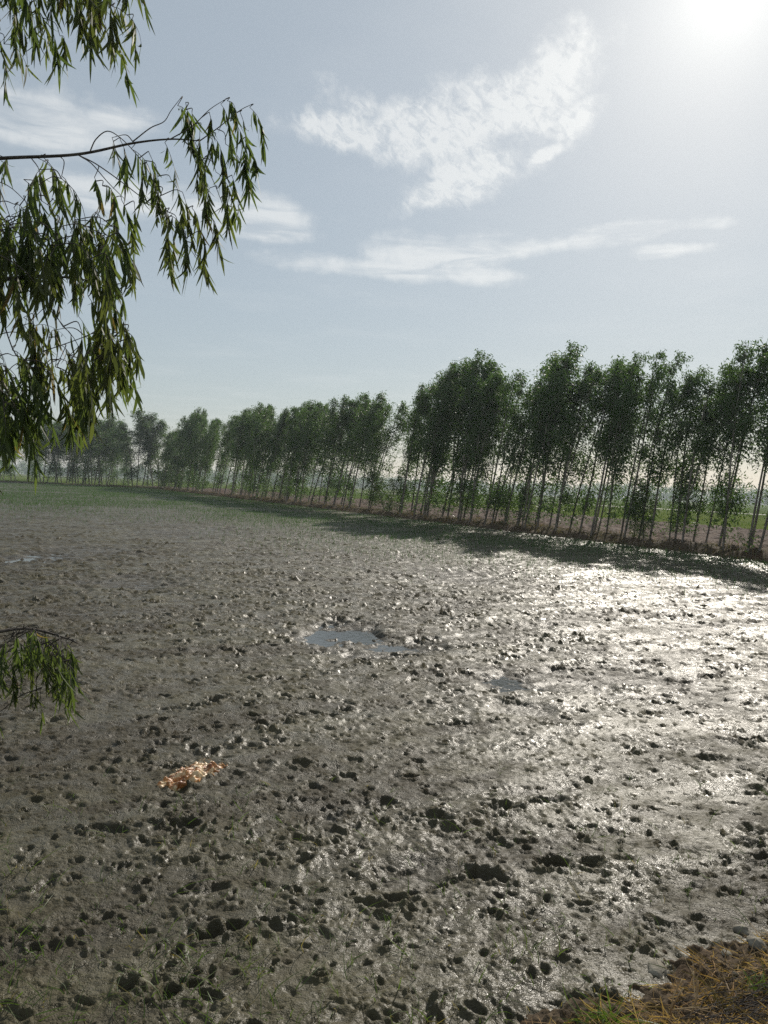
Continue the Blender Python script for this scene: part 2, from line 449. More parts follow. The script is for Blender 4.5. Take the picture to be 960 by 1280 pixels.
def soil_material(name, c1, c2, c3, scale, rough=.9):
    def f(t, out):
        p = t.pos()
        a = t.noise(p, scale, 5, .65); b_ = t.noise(p, scale * .13, 4, .6); g = t.noise(p, scale * 5, 3, .6)
        c = t.mix(t.ramp(a, .36, .66), c1, c2)
        c = t.mix(t.ramp(b_, .45, .65, 0, .8), c, c3)
        b = principled(t, c, rough, .1, t.m('ADD', a, t.m('MULTIPLY', g, .5)), .25 / scale, .8)
        t.l.new(b.outputs[0], out.inputs[0])
    return material(name, f)
SOIL = soil_material('bank_soil', (.046, .034, .022), (.115, .086, .055), (.075, .050, .030), 16)
PLOUGH = soil_material('ploughed_soil', (.065, .043, .033), (.125, .088, .066), (.11, .070, .050), 2.2)
TRACK = soil_material('pale_track', (.50, .46, .40), (.60, .56, .50), (.54, .50, .43), .8)
def m_fields(t, out):
    p = t.pos()
    vor = t.new('ShaderNodeTexVoronoi'); vor.inputs['Scale'].default_value = .011
    mp = t.new('ShaderNodeMapping'); mp.inputs['Rotation'].default_value = (0, 0, R(25)); mp.inputs['Scale'].default_value = (1.0, .45, 1)
    t.l.new(p, mp.inputs[0]); t.l.new(mp.outputs[0], vor.inputs['Vector'])
    sp = t.new('ShaderNodeSeparateColor'); t.l.new(vor.outputs['Color'], sp.inputs[0])
    c = t.mix(t.ramp(sp.outputs[0], .25, .8), (.078, .112, .022), (.120, .148, .036))
    c = t.mix(t.ramp(sp.outputs[1], .72, .78), c, (.19, .16, .09))
    c = t.mix(t.ramp(t.noise(p, .5, 5, .65), .35, .7, 0, .6), c, (.06, .09, .03))
    b = principled(t, c, 1.0, .0, t.noise(p, 3, 4), .2, .8)
    t.l.new(b.outputs[0], out.inputs[0])
FIELDS = material('crop_fields', m_fields)

def leaf_material(name, cols, trans=.35, rough=.5, spec=.4, dry=None, tr_gain=1.6, per='island'):
    def f(t, out):
        rnd = t.island()
        c = t.mix(t.ramp(rnd, .0, 1, smooth=False), cols[0], cols[1])
        big = t.noise(t.obj(), 1.7, 2)
        c = t.mix(t.ramp(big, .42, .62, 0, .7), c, cols[2])
        r2 = t.m('FRACT', t.m('MULTIPLY', rnd, 37.7))
        if dry: c = t.mix(t.m('GREATER_THAN', r2, dry[0]), c, dry[1])
        b = principled(t, c, rough, spec)
        tr = t.new('ShaderNodeBsdfTranslucent')
        t.l.new(t.mix(1.0, c, (tr_gain, tr_gain * 1.08, tr_gain * .55), 'MULTIPLY'), tr.inputs[0])
        mx = t.new('ShaderNodeMixShader'); mx.inputs[0].default_value = trans
        t.l.new(b.outputs[0], mx.inputs[1]); t.l.new(tr.outputs[0], mx.inputs[2])
        t.l.new(mx.outputs[0], out.inputs[0])
    return material(name, f)
NEARLEAF = leaf_material('eucalyptus_leaf', ((.046, .066, .026), (.080, .106, .036), (.080, .086, .030)), .50, .58, .3, (.985, (.16, .11, .045)), 1.9)
ROWLEAF = leaf_material('row_leaf', ((.040, .076, .024), (.080, .130, .040), (.056, .098, .030)), .45, .5, .35, None, 1.6)
SHRUBLEAF = leaf_material('shrub_leaf', ((.040, .070, .022), (.070, .105, .030), (.055, .085, .025)), .28, .5, .35, None, 1.7)
GRASS = leaf_material('green_grass', ((.055, .095, .022), (.10, .145, .035), (.075, .10, .03)), .35, .5, .35, (.9, (.22, .17, .07)), 1.7)
RICE = leaf_material('rice_leaf', ((.035, .085, .020), (.060, .120, .030), (.045, .095, .024)), .35, .5, .35, None, 1.6)
STRAW = leaf_material('dry_straw', ((.38, .235, .10), (.58, .41, .20), (.40, .23, .095)), .45, .7, .25, (.62, (.12, .085, .05)), 1.1)
WEED = leaf_material('bank_weed', ((.075, .085, .030), (.15, .115, .05), (.10, .09, .035)), .25, .7, .2, (.7, (.21, .14, .07)), 1.2)
def m_bark(c1, c2, sc):
    def f(t, out):
        p = t.obj()
        mp = t.new('ShaderNodeMapping'); mp.inputs['Scale'].default_value = (1, 1, .18); t.l.new(p, mp.inputs[0])
        a = t.noise(mp.outputs[0], sc, 5, .65)
        b = principled(t, t.mix(t.ramp(a, .4, .62), c1, c2), .85, .25, a, .01, .7)
        t.l.new(b.outputs[0], out.inputs[0])
    return f
BARK = material('pale_bark', m_bark((.12, .10, .08), (.27, .235, .19), 14))
TWIG = material('brown_twig_bark', m_bark((.05, .042, .036), (.10, .085, .07), 22))
def m_stone(t, out):
    p = t.obj(); a = t.noise(p, 18, 5, .6); s_ = t.noise(p, 70, 3, .6)
    c = t.mix(t.ramp(a, .38, .64), (.17, .15, .115), (.29, .265, .21))
    c = t.mix(t.ramp(s_, .55, .7, 0, .6), c, (.11, .09, .065))
    b = principled(t, c, .85, .3, s_, .004, .7); t.l.new(b.outputs[0], out.inputs[0])
STONE = material('dusty_stone', m_stone)
STALK = material('dry_stalk', m_bark((.34, .23, .12), (.56, .42, .24), 30))

# ------------------------------------------------------------------ ground sheets
def grid_sheet(fn, u, v, name, mat, keep=None, smooth=True):
    U, V_ = np.meshgrid(u, v, indexing='ij')
    P = fn(U, V_)
    nu, nv = U.shape
    i = (np.arange(nu - 1) * nv)[:, None]; j = np.arange(nv - 1)[None]
    F = np.stack([i + j, i + nv + j, i + nv + j + 1, i + j + 1], -1).reshape(-1, 4)
    P = P.reshape(-1, 3)
    n = np.cross(P[F[0, 1]] - P[F[0, 0]], P[F[0, 3]] - P[F[0, 0]])
    if n[2] < 0: F = F[:, ::-1]
    if keep is not None: P, F = compact(P, F, keep(P))
    o = mesh_obj(name, P, F, mat, smooth=smooth)
    return tag(o, kind='structure')

def lin(a, b, n): return np.linspace(a, b, n)
# the plain, out to the horizon
rr_ = np.concatenate([[0.01], np.geomspace(5, 3500, 60)])
grid_sheet(lambda r_, a_: np.stack([r_ * np.cos(a_), r_ * np.sin(a_), np.full_like(r_, -.22)], -1), rr_, lin(0, 2 * np.pi, 97), 'terrain', FIELDS)

X, Y, cell, F = polar(1.25, 190, .0027, R(54), .0027)
Z = mud_height(X.ravel(), Y.ravel(), cell.ravel())
P = np.stack([X.ravel(), Y.ravel(), Z], -1)
P, F = compact(P, F[:, ::-1], field_clip(P))
tag(mesh_obj('mud_field', P, F, MUD, smooth=True), kind='structure')
# the wide, unseen sides of the paddy at a coarser mesh
def rest(U, V_): return np.stack([U, V_, np.full_like(U, -.12)], -1)
def rest_keep(P):
    an = np.abs(np.arctan2(P[:, 0], P[:, 1])); r_ = np.hypot(P[:, 0], P[:, 1])
    return field_clip(P, -.5, -1) & ((an > R(52)) | (r_ < 1.6))
grid_sheet(rest, lin(-110, 40, 300), lin(-30, 150, 360), 'paddy_ground', MUD, rest_keep)

X, Y, cell, F = polar(1.25, 190, .04, R(54), .04)
P = np.stack([X.ravel(), Y.ravel(), np.full(X.size, WATER_Z)], -1)
P, F = compact(P, F[:, ::-1], field_clip(P, .4, .8))
tag(mesh_obj('standing_water', P, F, WATER, smooth=True), kind='structure')

# earth bank under the row of trees, and the low bank closing the far side
def bank_fn(org, t_, n_, w, hmax, seed):
    def f(s, v):
        x = org[0] + t_[0] * s + n_[0] * v; y = org[1] + t_[1] * s + n_[1] * v
        q = v / w
        prof = np.interp(q, [-.05, .0, .16, .38, .72, .92, 1.0], [-.3, -.06, .55, 1, .9, .45, .05])
        z = prof * hmax * (1 + .35 * perlin(x * .6, y * .6, seed)) + .07 * perlin(x * 2.2, y * 2.2, seed + 1) + .05 * perlin(x * 6, y * 6, seed + 2) - .04
        return np.stack([x + .12 * perlin(x * 1.3, y * 1.3, seed + 3), y + .12 * perlin(x * 1.3, y * 1.3, seed + 4), z], -1)
    return f
BANK_W = 2.0
bank_z = bank_fn(A, T, N, BANK_W, .34, 200)
grid_sheet(bank_z, lin(-22, S_END + 1, 1500), lin(-.1, BANK_W, 34), 'earth_bank', SOIL)
far_z = bank_fn(CORNER, FAR_T, FAR_N, 1.6, .32, 240)
grid_sheet(far_z, lin(-1, 80, 330), lin(-.1, 1.6, 14), 'earth_bank', SOIL)
# ploughed strip behind the trees
def plough_fn(s, v):
    x = A[0] + T[0] * s + N[0] * v; y = A[1] + T[1] * s + N[1] * v
    z = .02 + .13 * perlin(x * 1.1, y * 1.1, 300) + .12 * perlin(x * 2.9, y * 2.9, 301) + .05 * np.sin(v * 7.0)
    return np.stack([x, y, z], -1)
grid_sheet(plough_fn, lin(-25, 165, 800), lin(BANK_W - .15, 24, 110), 'ploughed_field', PLOUGH)
def crop_fn(s, v):
    x = A[0] + T[0] * s + N[0] * v; y = A[1] + T[1] * s + N[1] * v
    return np.stack([x, y, .06 + .06 * perlin(x * .8, y * .8, 310) + 0 * s], -1)
grid_sheet(crop_fn, lin(-60, 190, 300), lin(23.9, 74.5, 70), 'green_field', FIELDS)
grid_sheet(lambda s, v: np.stack([A[0] + T[0] * s + N[0] * v, A[1] + T[1] * s + N[1] * v, .14 + .02 * perlin(s, v, 3)], -1),
           lin(-60, 210, 120), lin(74.4, 78.4, 5), 'dirt_track', TRACK)

# near bank the picture was taken from
def near_fn(s, v):
    x = BK0[0] + BKT[0] * s + BKN[0] * v; y = BK0[1] + BKT[1] * s + BKN[1] * v
    wig = .15 * perlin(s * 1.9, s * 0 + .5, 400) + .08 * perlin(s * 5, v * 5, 401) + .04 * perlin(s * 14, v * 14, 406)
    q = v + wig
    prof = np.interp(q, [-.25, 0, .12, .35, .8, 1.5, 6], [-.16, -.05, .035, .10, .24, .32, .33])
    z = prof + (.03 * perlin(x * 3.5, y * 3.5, 402) + -.030 * np.abs(perlin(x * 8, y * 8, 403)) - .022 * np.abs(perlin(x * 19, y * 19, 404)) + .022 + .012 * perlin(x * 30, y * 30, 407) + .010 * perlin(x * 45, y * 45, 405)) * sstep(-.15, .1, q)
    return np.stack([x, y, z], -1)
grid_sheet(near_fn, lin(-.9, 3.2, 420), lin(-.25, 1.2, 160), 'field_bank', SOIL)
grid_sheet(near_fn, np.concatenate([lin(-14, -.9, 70)]), lin(-.25, 6, 60), 'field_bank', SOIL)
grid_sheet(near_fn, lin(-.9, 12, 70), lin(1.2, 6, 40), 'field_bank', SOIL)
grid_sheet(near_fn, lin(3.2, 12, 70), lin(-.25, 1.2, 40), 'field_bank', SOIL)
def near_z(x, y):
    d = np.array([x, y]) - BK0
    return near_fn(np.array([d @ BKT]), np.array([d @ BKN]))[0, 2]

# ------------------------------------------------------------------ row trees
def leaf_cloud(C, n_per, spread, L, Wd, r, lean=None, down=.55):
    """hanging leaf clumps round centres C"""
    n = len(C) * n_per
    P = np.repeat(C, n_per, 0) + np.clip(r.normal(size=(n, 3)), -1.7, 1.7) * np.repeat(spread, n_per)[:, None] * np.array([.8, .8, 1.0])
    D = r.normal(size=(n, 3)); D[:, 2] = D[:, 2] * .6 - down * 1.6
    if lean is not None: D += lean
    return blades(P, D, L * r.uniform(.7, 1.25, n), Wd * r.uniform(.7, 1.25, n), bend=r.normal(size=(n, 3)) * .02, segs=2, prof=(.25, 1, .1), r=r)

def row_tree(seed, H=8.5, cb=.34, width=.95, dense=1.0, low=0.1, forks=0, rad=.042, nb=32, clump=22):
    r = np.random.default_rng(seed)
    wood = MB(); C = []; SP = []
    def stem(base, top, rad0, sway):
        k = 14; t = np.linspace(0, 1, k)
        p = base + (top - base) * t[:, None]
        ph = r.uniform(0, 6.28, 4)
        p[:, 0] += sway * (np.sin(t * 5 + ph[0]) - math.sin(ph[0])) * t ** .5
        p[:, 0] += .45 * t ** 3
        p[:, 1] += sway * (np.sin(t * 4.3 + ph[1]) - math.sin(ph[1])) * t ** .5
        wood.tube(p, rad0 * (1 - t) ** .75 + .008, 7)
        return p, t
    lean = np.array([r.uniform(.15, .75), r.uniform(-.3, .3), 0])
    stems = [stem(np.zeros(3), np.array([lean[0], lean[1], H * .97]), rad, .09)]
    for q in range(forks):
        z0 = r.uniform(.15, .4)
        pb = np.array([np.interp(z0, stems[0][1], stems[0][0][:, i]) for i in range(3)])
        stems.append(stem(pb, np.array([lean[0] + r.normal() * .5, lean[1] + r.normal() * .5, H * r.uniform(.72, .92)]), rad * .6, .08))
    for si, (sp, t) in enumerate(stems):
        nbb = nb if si == 0 else int(nb * .5)
        for b in range(nbb):
            z0 = cb + (1 - cb) * (b + r.uniform(0, 1)) / nbb
            if r.random() < low and b < nbb * .5: z0 = r.uniform(.08, cb)
            o = np.array([np.interp(z0, t, sp[:, i]) for i in range(3)])
            rel = (z0 - cb) / (1 - cb)
            env = width * np.interp(rel, [-1, 0, .3, .6, .85, 1], [.4, .5, .9, 1, .62, .2])
            Lb = env * r.uniform(.6, 1.25)
            a = r.uniform(0, 6.283)
            dxy = np.array([math.cos(a) + .28, math.sin(a), 0]) ; dxy /= np.linalg.norm(dxy)
            tt = np.linspace(0, 1, 6)[:, None]
            bp = o + dxy * Lb * tt + np.array([0, 0, 1]) * (Lb * (1.0 * tt - .55 * tt ** 2))
            bp[:, :2] += np.cumsum(r.normal(size=(6, 2)) * .02, 0)
            wood.tube(bp, np.linspace(.016, .004, 6), 4)
            nt = max(2, int(round((3 + 3 * r.random()) * dense)))
            for q in range(nt):
                w = r.uniform(.35, 1.05)
                c = np.array([np.interp(w, tt[:, 0], bp[:, i]) for i in range(3)]) + r.normal(size=3) * .12
                c[2] -= r.uniform(0, .25)
                C.append(c); SP.append(r.uniform(.14, .38) * (1 - .5 * max(rel, 0)))
        C.append(sp[-1]); SP.append(.12)
    C = np.array(C); SP = np.array(SP)
    V, Fq = leaf_cloud(C, clump, SP, .155, .050, r, lean=np.array([.42, 0, 0]))
    top = max(V[:, 2].max(), H * .9)
    return wood, (V, Fq), top

protos = []
specs = [dict(cb=.36, width=.95, low=.12), dict(cb=.30, width=1.1, dense=1.15), dict(cb=.42, width=.8, nb=28, low=.15), dict(cb=.25, width=.9, low=.25, forks=1, nb=30),
         dict(cb=.38, width=1.15, forks=1, nb=30), dict(cb=.48, width=.85, nb=26, dense=1.1), dict(cb=.33, width=.7, nb=26, low=.3), dict(cb=.28, width=1.05, low=.3, forks=1, nb=32),
         dict(cb=.45, width=1.0, nb=30, dense=1.25), dict(cb=.36, width=.85, nb=24, dense=.8)]
KINDS = ['full rounded crown', 'broad dense crown', 'narrow high crown', 'leafy low crown and forked stem', 'wide forked crown', 'small high crown on a long bare stem',
         'slim ragged crown', 'bushy crown reaching low down', 'heavy dense top', 'thin open crown']
def add_tree_meshes(name, wood, leaves, H, leafmat):
    root = empty(name)
    w = wood.build('trunk', BARK, root, True)
    c = mesh_obj('crown', leaves[0], leaves[1], leafmat, root)
    return root, H
for i, sp in enumerate(specs):
    wood, lv, top = row_tree(100 + i, **sp)
    protos.append(add_tree_meshes('eucalyptus_tree', wood, lv, top, ROWLEAF))
# young bushy ones without a clear stem
for i, (H, wd) in enumerate(((3.6, .8), (3.0, .95), (4.4, .75))):
    wood, lv, top = row_tree(150 + i, H=H, cb=.10, width=wd, nb=24, dense=.8, rad=.03, clump=18)
    protos.append(add_tree_meshes('eucalyptus_sapling', wood, lv, top, SHRUBLEAF))
used = set()
def place(pi, x, y, z, H, widen, rz, label, cat, group):
    root, top = protos[pi]
    if pi in used:
        c = root.copy(); COL.objects.link(c)
        for ch in root.children:
            d = ch.copy(); COL.objects.link(d); d.parent = c
        root = c
    used.add(pi)
    root.location = (x, y, z)
    k = H / top
    root.scale = (k * widen, k * widen, k)
    root.rotation_euler = (0, LEAN[0], rz)
    tag(root, label, cat, group)
    return root
LEAN = [0.05]

sky_x = [165, 180, 200, 215, 235, 255, 275, 300, 320, 345, 370, 395, 415, 440, 460, 480, 492, 500, 510, 520, 545, 560, 585, 605, 625, 640, 655, 670, 690, 710, 730, 745, 765, 780, 800, 825, 842, 852, 870, 885, 910, 930, 950, 1100]
sky_y = [530, 523, 512, 540, 510, 515, 524, 505, 504, 510, 497, 502, 500, 487, 487, 490, 500, 545, 500, 480, 462, 450, 443, 450, 455, 472, 474, 465, 435, 428, 440, 435, 432, 450, 440, 435, 445, 480, 470, 448, 435, 430, 418, 380]

rt = np.random.default_rng(77)
row = []
s = -11.0
while s < 121:
    step = (.50 if s < 28 else .95 if s < 60 else 1.5) * rt.uniform(.6, 1.4) * 1.03
    s += step
    n = rt.choice([.55, 1.0, 1.5]) + rt.uniform(-.12, .12)
    row.append((s, n))
ORD = ['first', 'second', 'third', 'fourth', 'fifth', 'sixth', 'seventh', 'eighth', 'ninth', 'tenth', 'eleventh', 'twelfth', 'thirteenth', 'fourteenth', 'fifteenth',
       'sixteenth', 'seventeenth', 'eighteenth', 'nineteenth', 'twentieth', 'twenty-first', 'twenty-second', 'twenty-third', 'twenty-fourth', 'twenty-fifth', 'twenty-sixth', 'twenty-seventh', 'twenty-eighth', 'twenty-ninth', 'thirtieth']
ORD += ['thirty-' + w for w in ORD[:9]] + ['fortieth'] + ['forty-' + w for w in ORD[:9]] + ['fiftieth'] + ['fifty-' + w for w in ORD[:9]] + ['sixtieth'] + ['sixty-' + w for w in ORD[:9]] + ['seventieth'] + ['seventy-' + w for w in ORD[:9]] + ['eightieth'] + ['eighty-' + w for w in ORD[:9]] + ['ninetieth'] + ['ninety-' + w for w in ORD[:9]]
GAP_PX = 499
trees = []
for (s, n) in row:
    b = bank_z(np.array([s]), np.array([n]))[0]
    bx, by = to_px(b)
    if s < -1 and rt.random() < .3: continue
    tops = rt.uniform(.93, 1.05)
    lean = R(rt.uniform(2, 8))
    # height so that the tip reaches the skyline seen above this place
    H = 8.0
    for _ in range(6):
        tipx, tipy = to_px(b + np.array([H * math.sin(lean) + .35, 0, H]))
        want = np.interp(tipx, sky_x, sky_y)
        H *= (by - want) / (by - tipy)
    H = max(5.5, min(12.5, H * tops))
    if GAP_PX - 8 < tipx < GAP_PX + 9:
        continue
    trees.append([bx, s, n, b, H, lean, tipx])
right = sorted([t for t in trees if t[0] > GAP_PX - 3], key=lambda t: t[0])
left = sorted([t for t in trees if t[0] <= GAP_PX - 3], key=lambda t: -t[0])
for grp, side in ((right, 'right'), (left, 'left')):
    for i, (bx, s, n, b, H, lean, tipx) in enumerate(grp):
        pi = int(rt.integers(0, 10))
        if side == 'left' and rt.random() < .6: pi = int(rt.choice([1, 3, 7, 4]))
        LEAN[0] = lean
        rz = rt.uniform(-.9, .9)
        where = f'{ORD[i]} trunk {side} of the gap in the row'
        lab = f'{KINDS[pi]} eucalyptus, {where}'
        if len(lab.split()) > 16: lab = f'{KINDS[pi].split()[0]} eucalyptus, {where}'
        place(pi, b[0], b[1], b[2] - .08, H, rt.uniform(.85, 1.2), rz, lab, 'tree', 'eucalyptus trees in the row along the field bank')
# saplings and low bushes along the bank
SAP = [(480, 11, 3.0), (494, 10, 2.6), (792, 12, 2.2), (810, 10, 2.6), (222, 11, 6.0), (207, 11, 5.5), (660, 12, 2.2), (352, 12, 3.0)]
saps = []
for (px_, pi, H) in SAP:
    best = min(np.arange(-5, 120, .25), key=lambda q: abs(to_px(np.array([*along(q, 1.2), .3]))[0] - px_))
    saps.append((px_, best, pi, H))
saps.sort()
for i, (px_, s, pi, H) in enumerate(saps):
    b = bank_z(np.array([s]), np.array([1.1 + .3 * math.sin(px_)]))[0]
    LEAN[0] = .02
    place(pi, b[0], b[1], b[2] - .05, H, 1.15, px_ * .7, f'low bushy sapling among the trunks, {ORD[i]} sapling counted from the far end', 'sapling', 'bushy saplings between the trunks')

# trees beyond the far bank, at the left
FARTREES = [(152, 556, 160), (160, 546, 152), (167, 537, 150), (177, 529, 148), (190, 522, 150), (205, 520, 152), (60, 532, 158), (78, 530, 163), (92, 526, 160), (104, 529, 166), (113, 524, 161), (124, 526, 158), (134, 530, 162), (143, 534, 166), (40, 545, 166), (20, 548, 172), (5, 540, 165),
            (150, 562, 210), (156, 570, 250), (172, 533, 146), (184, 524, 148), (198, 513, 147), (216, 540, 150), (48, 560, 190), (232, 520, 146)]
FARTREES += [(x_ + 5, y_ + 4 + (x_ * 7) % 9, d_ + 6) for (x_, y_, d_) in FARTREES if x_ < 145] + [(x_ - 3, y_ + 8, d_ - 5) for (x_, y_, d_) in FARTREES if 50 < x_ < 145]
for i, (px_, top, d) in enumerate(sorted(FARTREES)):
    p = at(px_ - 6, 600, d); p[2] = -.1
    tp = at(px_, top - (13 if px_ < 150 else 4), d)
    LEAN[0] = .04
    pi = [1, 8, 7, 8, 4][i % 5]
    place(pi, p[0], p[1], p[2], tp[2], 1.3 + .4 * ((i * 7) % 5) / 5, i * 1.3, f'{KINDS[pi].split(" and ")[0]} tree beyond the far bank, {ORD[i]} from the left', 'tree', 'trees beyond the far end of the field')

# far wood along the horizon (one mass)
def far_wood(name, pts, seed, hmin, hmax):
    r = np.random.default_rng(seed)
    C = []; SP = []
    for (x, y) in pts:
        hh = r.uniform(hmin, hmax); w = hh * r.uniform(.3, .5)
        for q in range(16):
            C.append((x + r.normal() * w * .6, y + r.normal() * w * .6, hh * r.uniform(.15, .95))); SP.append(w * .35)
    V, Fq = leaf_cloud(np.array(C), 16, np.array(SP), 1.5, .9, r)
    return tag(mesh_obj(name, V, Fq, ROWLEAF), kind='stuff')
r_ = np.random.default_rng(5)
pts = []
for a in np.arange(-42, 44, .16):
    d = 880 + 150 * math.sin(a * .23) + 60 * math.sin(a * .9 + 1) + r_.uniform(-30, 30)
    if math.sin(a * 1.3 + .5) + .6 * math.sin(a * 3.1) > -.9: pts.append((d * math.sin(R(a)), d * math.cos(R(a))))
for a in np.arange(-42, 44, .22):
    d = 1350 + r_.uniform(-60, 60); pts.append((d * math.sin(R(a)), d * math.cos(R(a))))
far_wood('far_woodland', pts, 6, 9, 16)

# ------------------------------------------------------------------ bank weeds and dry grass by the trees
def scatter_stuff(name, P, L, Wd, mat, spread=.9, bendk=.5, segs=2, prof=(1, .7, .1), r=rng):
    n = len(P)
    D = r.normal(size=(n, 3)) * spread; D[:, 2] = np.abs(D[:, 2]) * .4 + 1
    bend = np.stack([r.normal(size=n), r.normal(size=n), -np.abs(r.normal(size=n))], -1) * (L * bendk)[:, None]
    V, Fq = blades(P, D, L, Wd, bend, segs, prof, r=r)
    return tag(mesh_obj(name, V, Fq, mat), kind='stuff')
r = np.random.default_rng(21)
n = 26000
s_ = -15 + (S_END + 14) * r.random(n) ** 1.5; v_ = r.uniform(.05, BANK_W, n)
keepw = perlin(s_ * .5, v_ * .5, 500) > r.uniform(-.7, .5, n)
s_, v_ = s_[keepw], v_[keepw]
Pb = bank_z(s_, v_)
scatter_stuff('bank_weeds', Pb, r.uniform(.1, .38, len(Pb)), r.uniform(.012, .03, len(Pb)), WEED, r=r)
n = 5000
s2 = r.uniform(0, 75, n); v2 = r.uniform(0, 1.5, n)
scatter_stuff('far_bank_weeds', far_z(s2, v2), r.uniform(.15, .45, n), r.uniform(.03, .06, n), GRASS, r=r)

# rice seedlings: dense far off, thin near by
n = 520000
rad = 4 + 150 * r.random(n) ** .9; ang = r.uniform(R(-36), R(32), n)
Pg = np.stack([rad * np.sin(ang), rad * np.cos(ang), np.full(n, -.015)], -1)
near_row = -((Pg[:, 0] - A[0]) * N[0] + (Pg[:, 1] - A[1]) * N[1])      # metres from the right edge
dens = sstep(30, 62, rad) * (.35 + .65 * sstep(.25, -.35, ang)) + 1.1 * sstep(17, 5, near_row) * sstep(14, 30, rad)
dens *= .55 + .9 * perlin(Pg[:, 0] * .12, Pg[:, 1] * .12, 600) + .25
keepw = field_clip(Pg, -.2, -.5) & (r.random(n) < dens)
Pg = Pg[keepw]; rad = rad[keepw]
V, Fq = blades(Pg, np.stack([r.normal(size=len(Pg)) * .25, r.normal(size=len(Pg)) * .25, np.ones(len(Pg))], -1), r.uniform(.08, .19, len(Pg)), np.clip(.006 + rad * .00025, 0, .03),
               segs=1, prof=(1, .15), r=r)
tag(mesh_obj('rice_seedlings', V, Fq, RICE), kind='stuff')

# thin fallen blades and sprouts on the near mud
n = 9000
px_ = r.uniform(-20, 960, n); py_ = 960 + 330 * r.random(n) ** .8
w = np.where((px_ < 420) & (py_ > 1060), .13, .08) * (.3 + .9 * (perlin(px_ * .02, py_ * .03, 610) > .05))
sel = r.random(n) < w
Q = np.array([ground(a, b) for a, b in zip(px_[sel], py_[sel])])
ok = field_clip(Q, 9, 9) & (((Q[:, 0] - BK0[0]) * BKN[0] + (Q[:, 1] - BK0[1]) * BKN[1]) < .1)
Q = Q[ok]
Q = np.repeat(Q, 2, 0) + r.normal(size=(len(Q) * 2, 3)) * np.array([.012, .012, 0])
Q[:, 2] = mud_height(Q[:, 0].copy(), Q[:, 1].copy(), np.full(len(Q), .012)) - .006
L = r.uniform(.04, .15, len(Q))
scatter_stuff('sprouting_grass', Q, L, r.uniform(.0022, .0048, len(Q)), GRASS, spread=.75, bendk=.45, segs=3, prof=(.8, 1, .7, .1), r=r)

# ------------------------------------------------------------------ near bank: straw, tufts, stones, twigs
STONE_AT = [(823, 1224), (946, 1186), (926, 1172), (908, 1193), (852, 1194), (836, 1192)]
def clear_of_stones(P, d):
    ok = np.ones(len(P), bool)
    for q in STONE_AT:
        g_ = ground(*q, .1)[:2]
        v_ = P[:, :2] - g_
        tow = unit(-g_)                                   # a little longer on the side one walks up from
        a_ = v_ @ tow; b_ = v_ @ np.array([-tow[1], tow[0]])
        ok &= ~((np.abs(b_) < d * .7) & (a_ > -d * .6) & (a_ < d * 1.5))
    return ok
n = 7000
sB = r.uniform(-.35, 2.6, n); vB = .26 + 1.0 * r.random(n) ** .8
okb = (vB - .54 + .14 * perlin(sB * 2.3, vB * 2.3, 620)) > r.uniform(-.12, .32, n)
sB, vB = sB[okb], vB[okb]
PB = near_fn(sB, vB)
PB = PB[clear_of_stones(PB, .10)]
scatter_stuff('dry_grass', PB, r.uniform(.03, .15, len(PB)), r.uniform(.0014, .0036, len(PB)), STRAW, spread=1.0, bendk=.6, segs=4, prof=(.9, 1, .8, .5, .1), r=r)
n = 11000
sB = r.uniform(-.5, 2.6, n); vB = .13 + 1.0 * r.random(n) ** 1.2
PB = near_fn(sB, vB); PB[:, 2] += .006
PB = PB[clear_of_stones(PB, .06)]; n = len(PB)
D = r.normal(size=(n, 3)); D[:, 2] *= .18
V, Fq = blades(PB, D, r.uniform(.02, .11, n), r.uniform(.0015, .0042, n), r.normal(size=(n, 3)) * .015, 3, (.8, 1, .9, .3), r=r)
tag(mesh_obj('straw_litter', V, Fq, STRAW), kind='stuff')

def tuft(pos, n, L, label, mat, name='grass_tuft', cat='grass tuft', group=None, spread=.55, w=(.003, .006)):
    r = np.random.default_rng(int(abs(pos[0] * 999 + pos[1] * 77)))
    P = r.normal(size=(n, 3)) * np.array([.025, .025, 0])
    D = r.normal(size=(n, 3)) * spread; D[:, 2] = 1
    Ls = r.uniform(.5, 1.15, n) * L
    bend = np.stack([D[:, 0] * .6, D[:, 1] * .6, -np.abs(r.normal(size=n)) * .5], -1) * Ls[:, None]
    V, Fq = blades(P, D, Ls, r.uniform(*w, n), bend, 4, (.7, 1, .9, .6, .08), r=r)
    o = mesh_obj(name, V, Fq, mat)
    o.location = pos
    return tag(o, label, cat, group)
def on_bank(px_, py_):
    z = .1
    for _ in range(8):
        g_ = ground(px_, py_, z); z = near_z(g_[0], g_[1])
    return np.array([g_[0], g_[1], z])
tuft(on_bank(765, 1283), 46, .13, 'bright green grass tuft at the bottom edge where the bank meets the mud', GRASS, w=(.004, .008))
tuft(on_bank(735, 1285), 30, .10, 'smaller grey-green grass tuft beside the bright tuft at the bottom edge', GRASS, w=(.004, .008))
tuft(on_bank(945, 1238), 34, .10, 'green grass tuft among orange straw near the right edge', GRASS)
tuft(on_bank(782, 1200), 30, .09, 'thin green tuft on the mud just above the round stone', GRASS)
tuft(on_bank(915, 1168), 28, .08, 'green tuft beside the pair of stones at the right edge', GRASS)
tuft(on_bank(905, 1255), 34, .13, 'olive tuft half hidden in the dry straw', WEED)

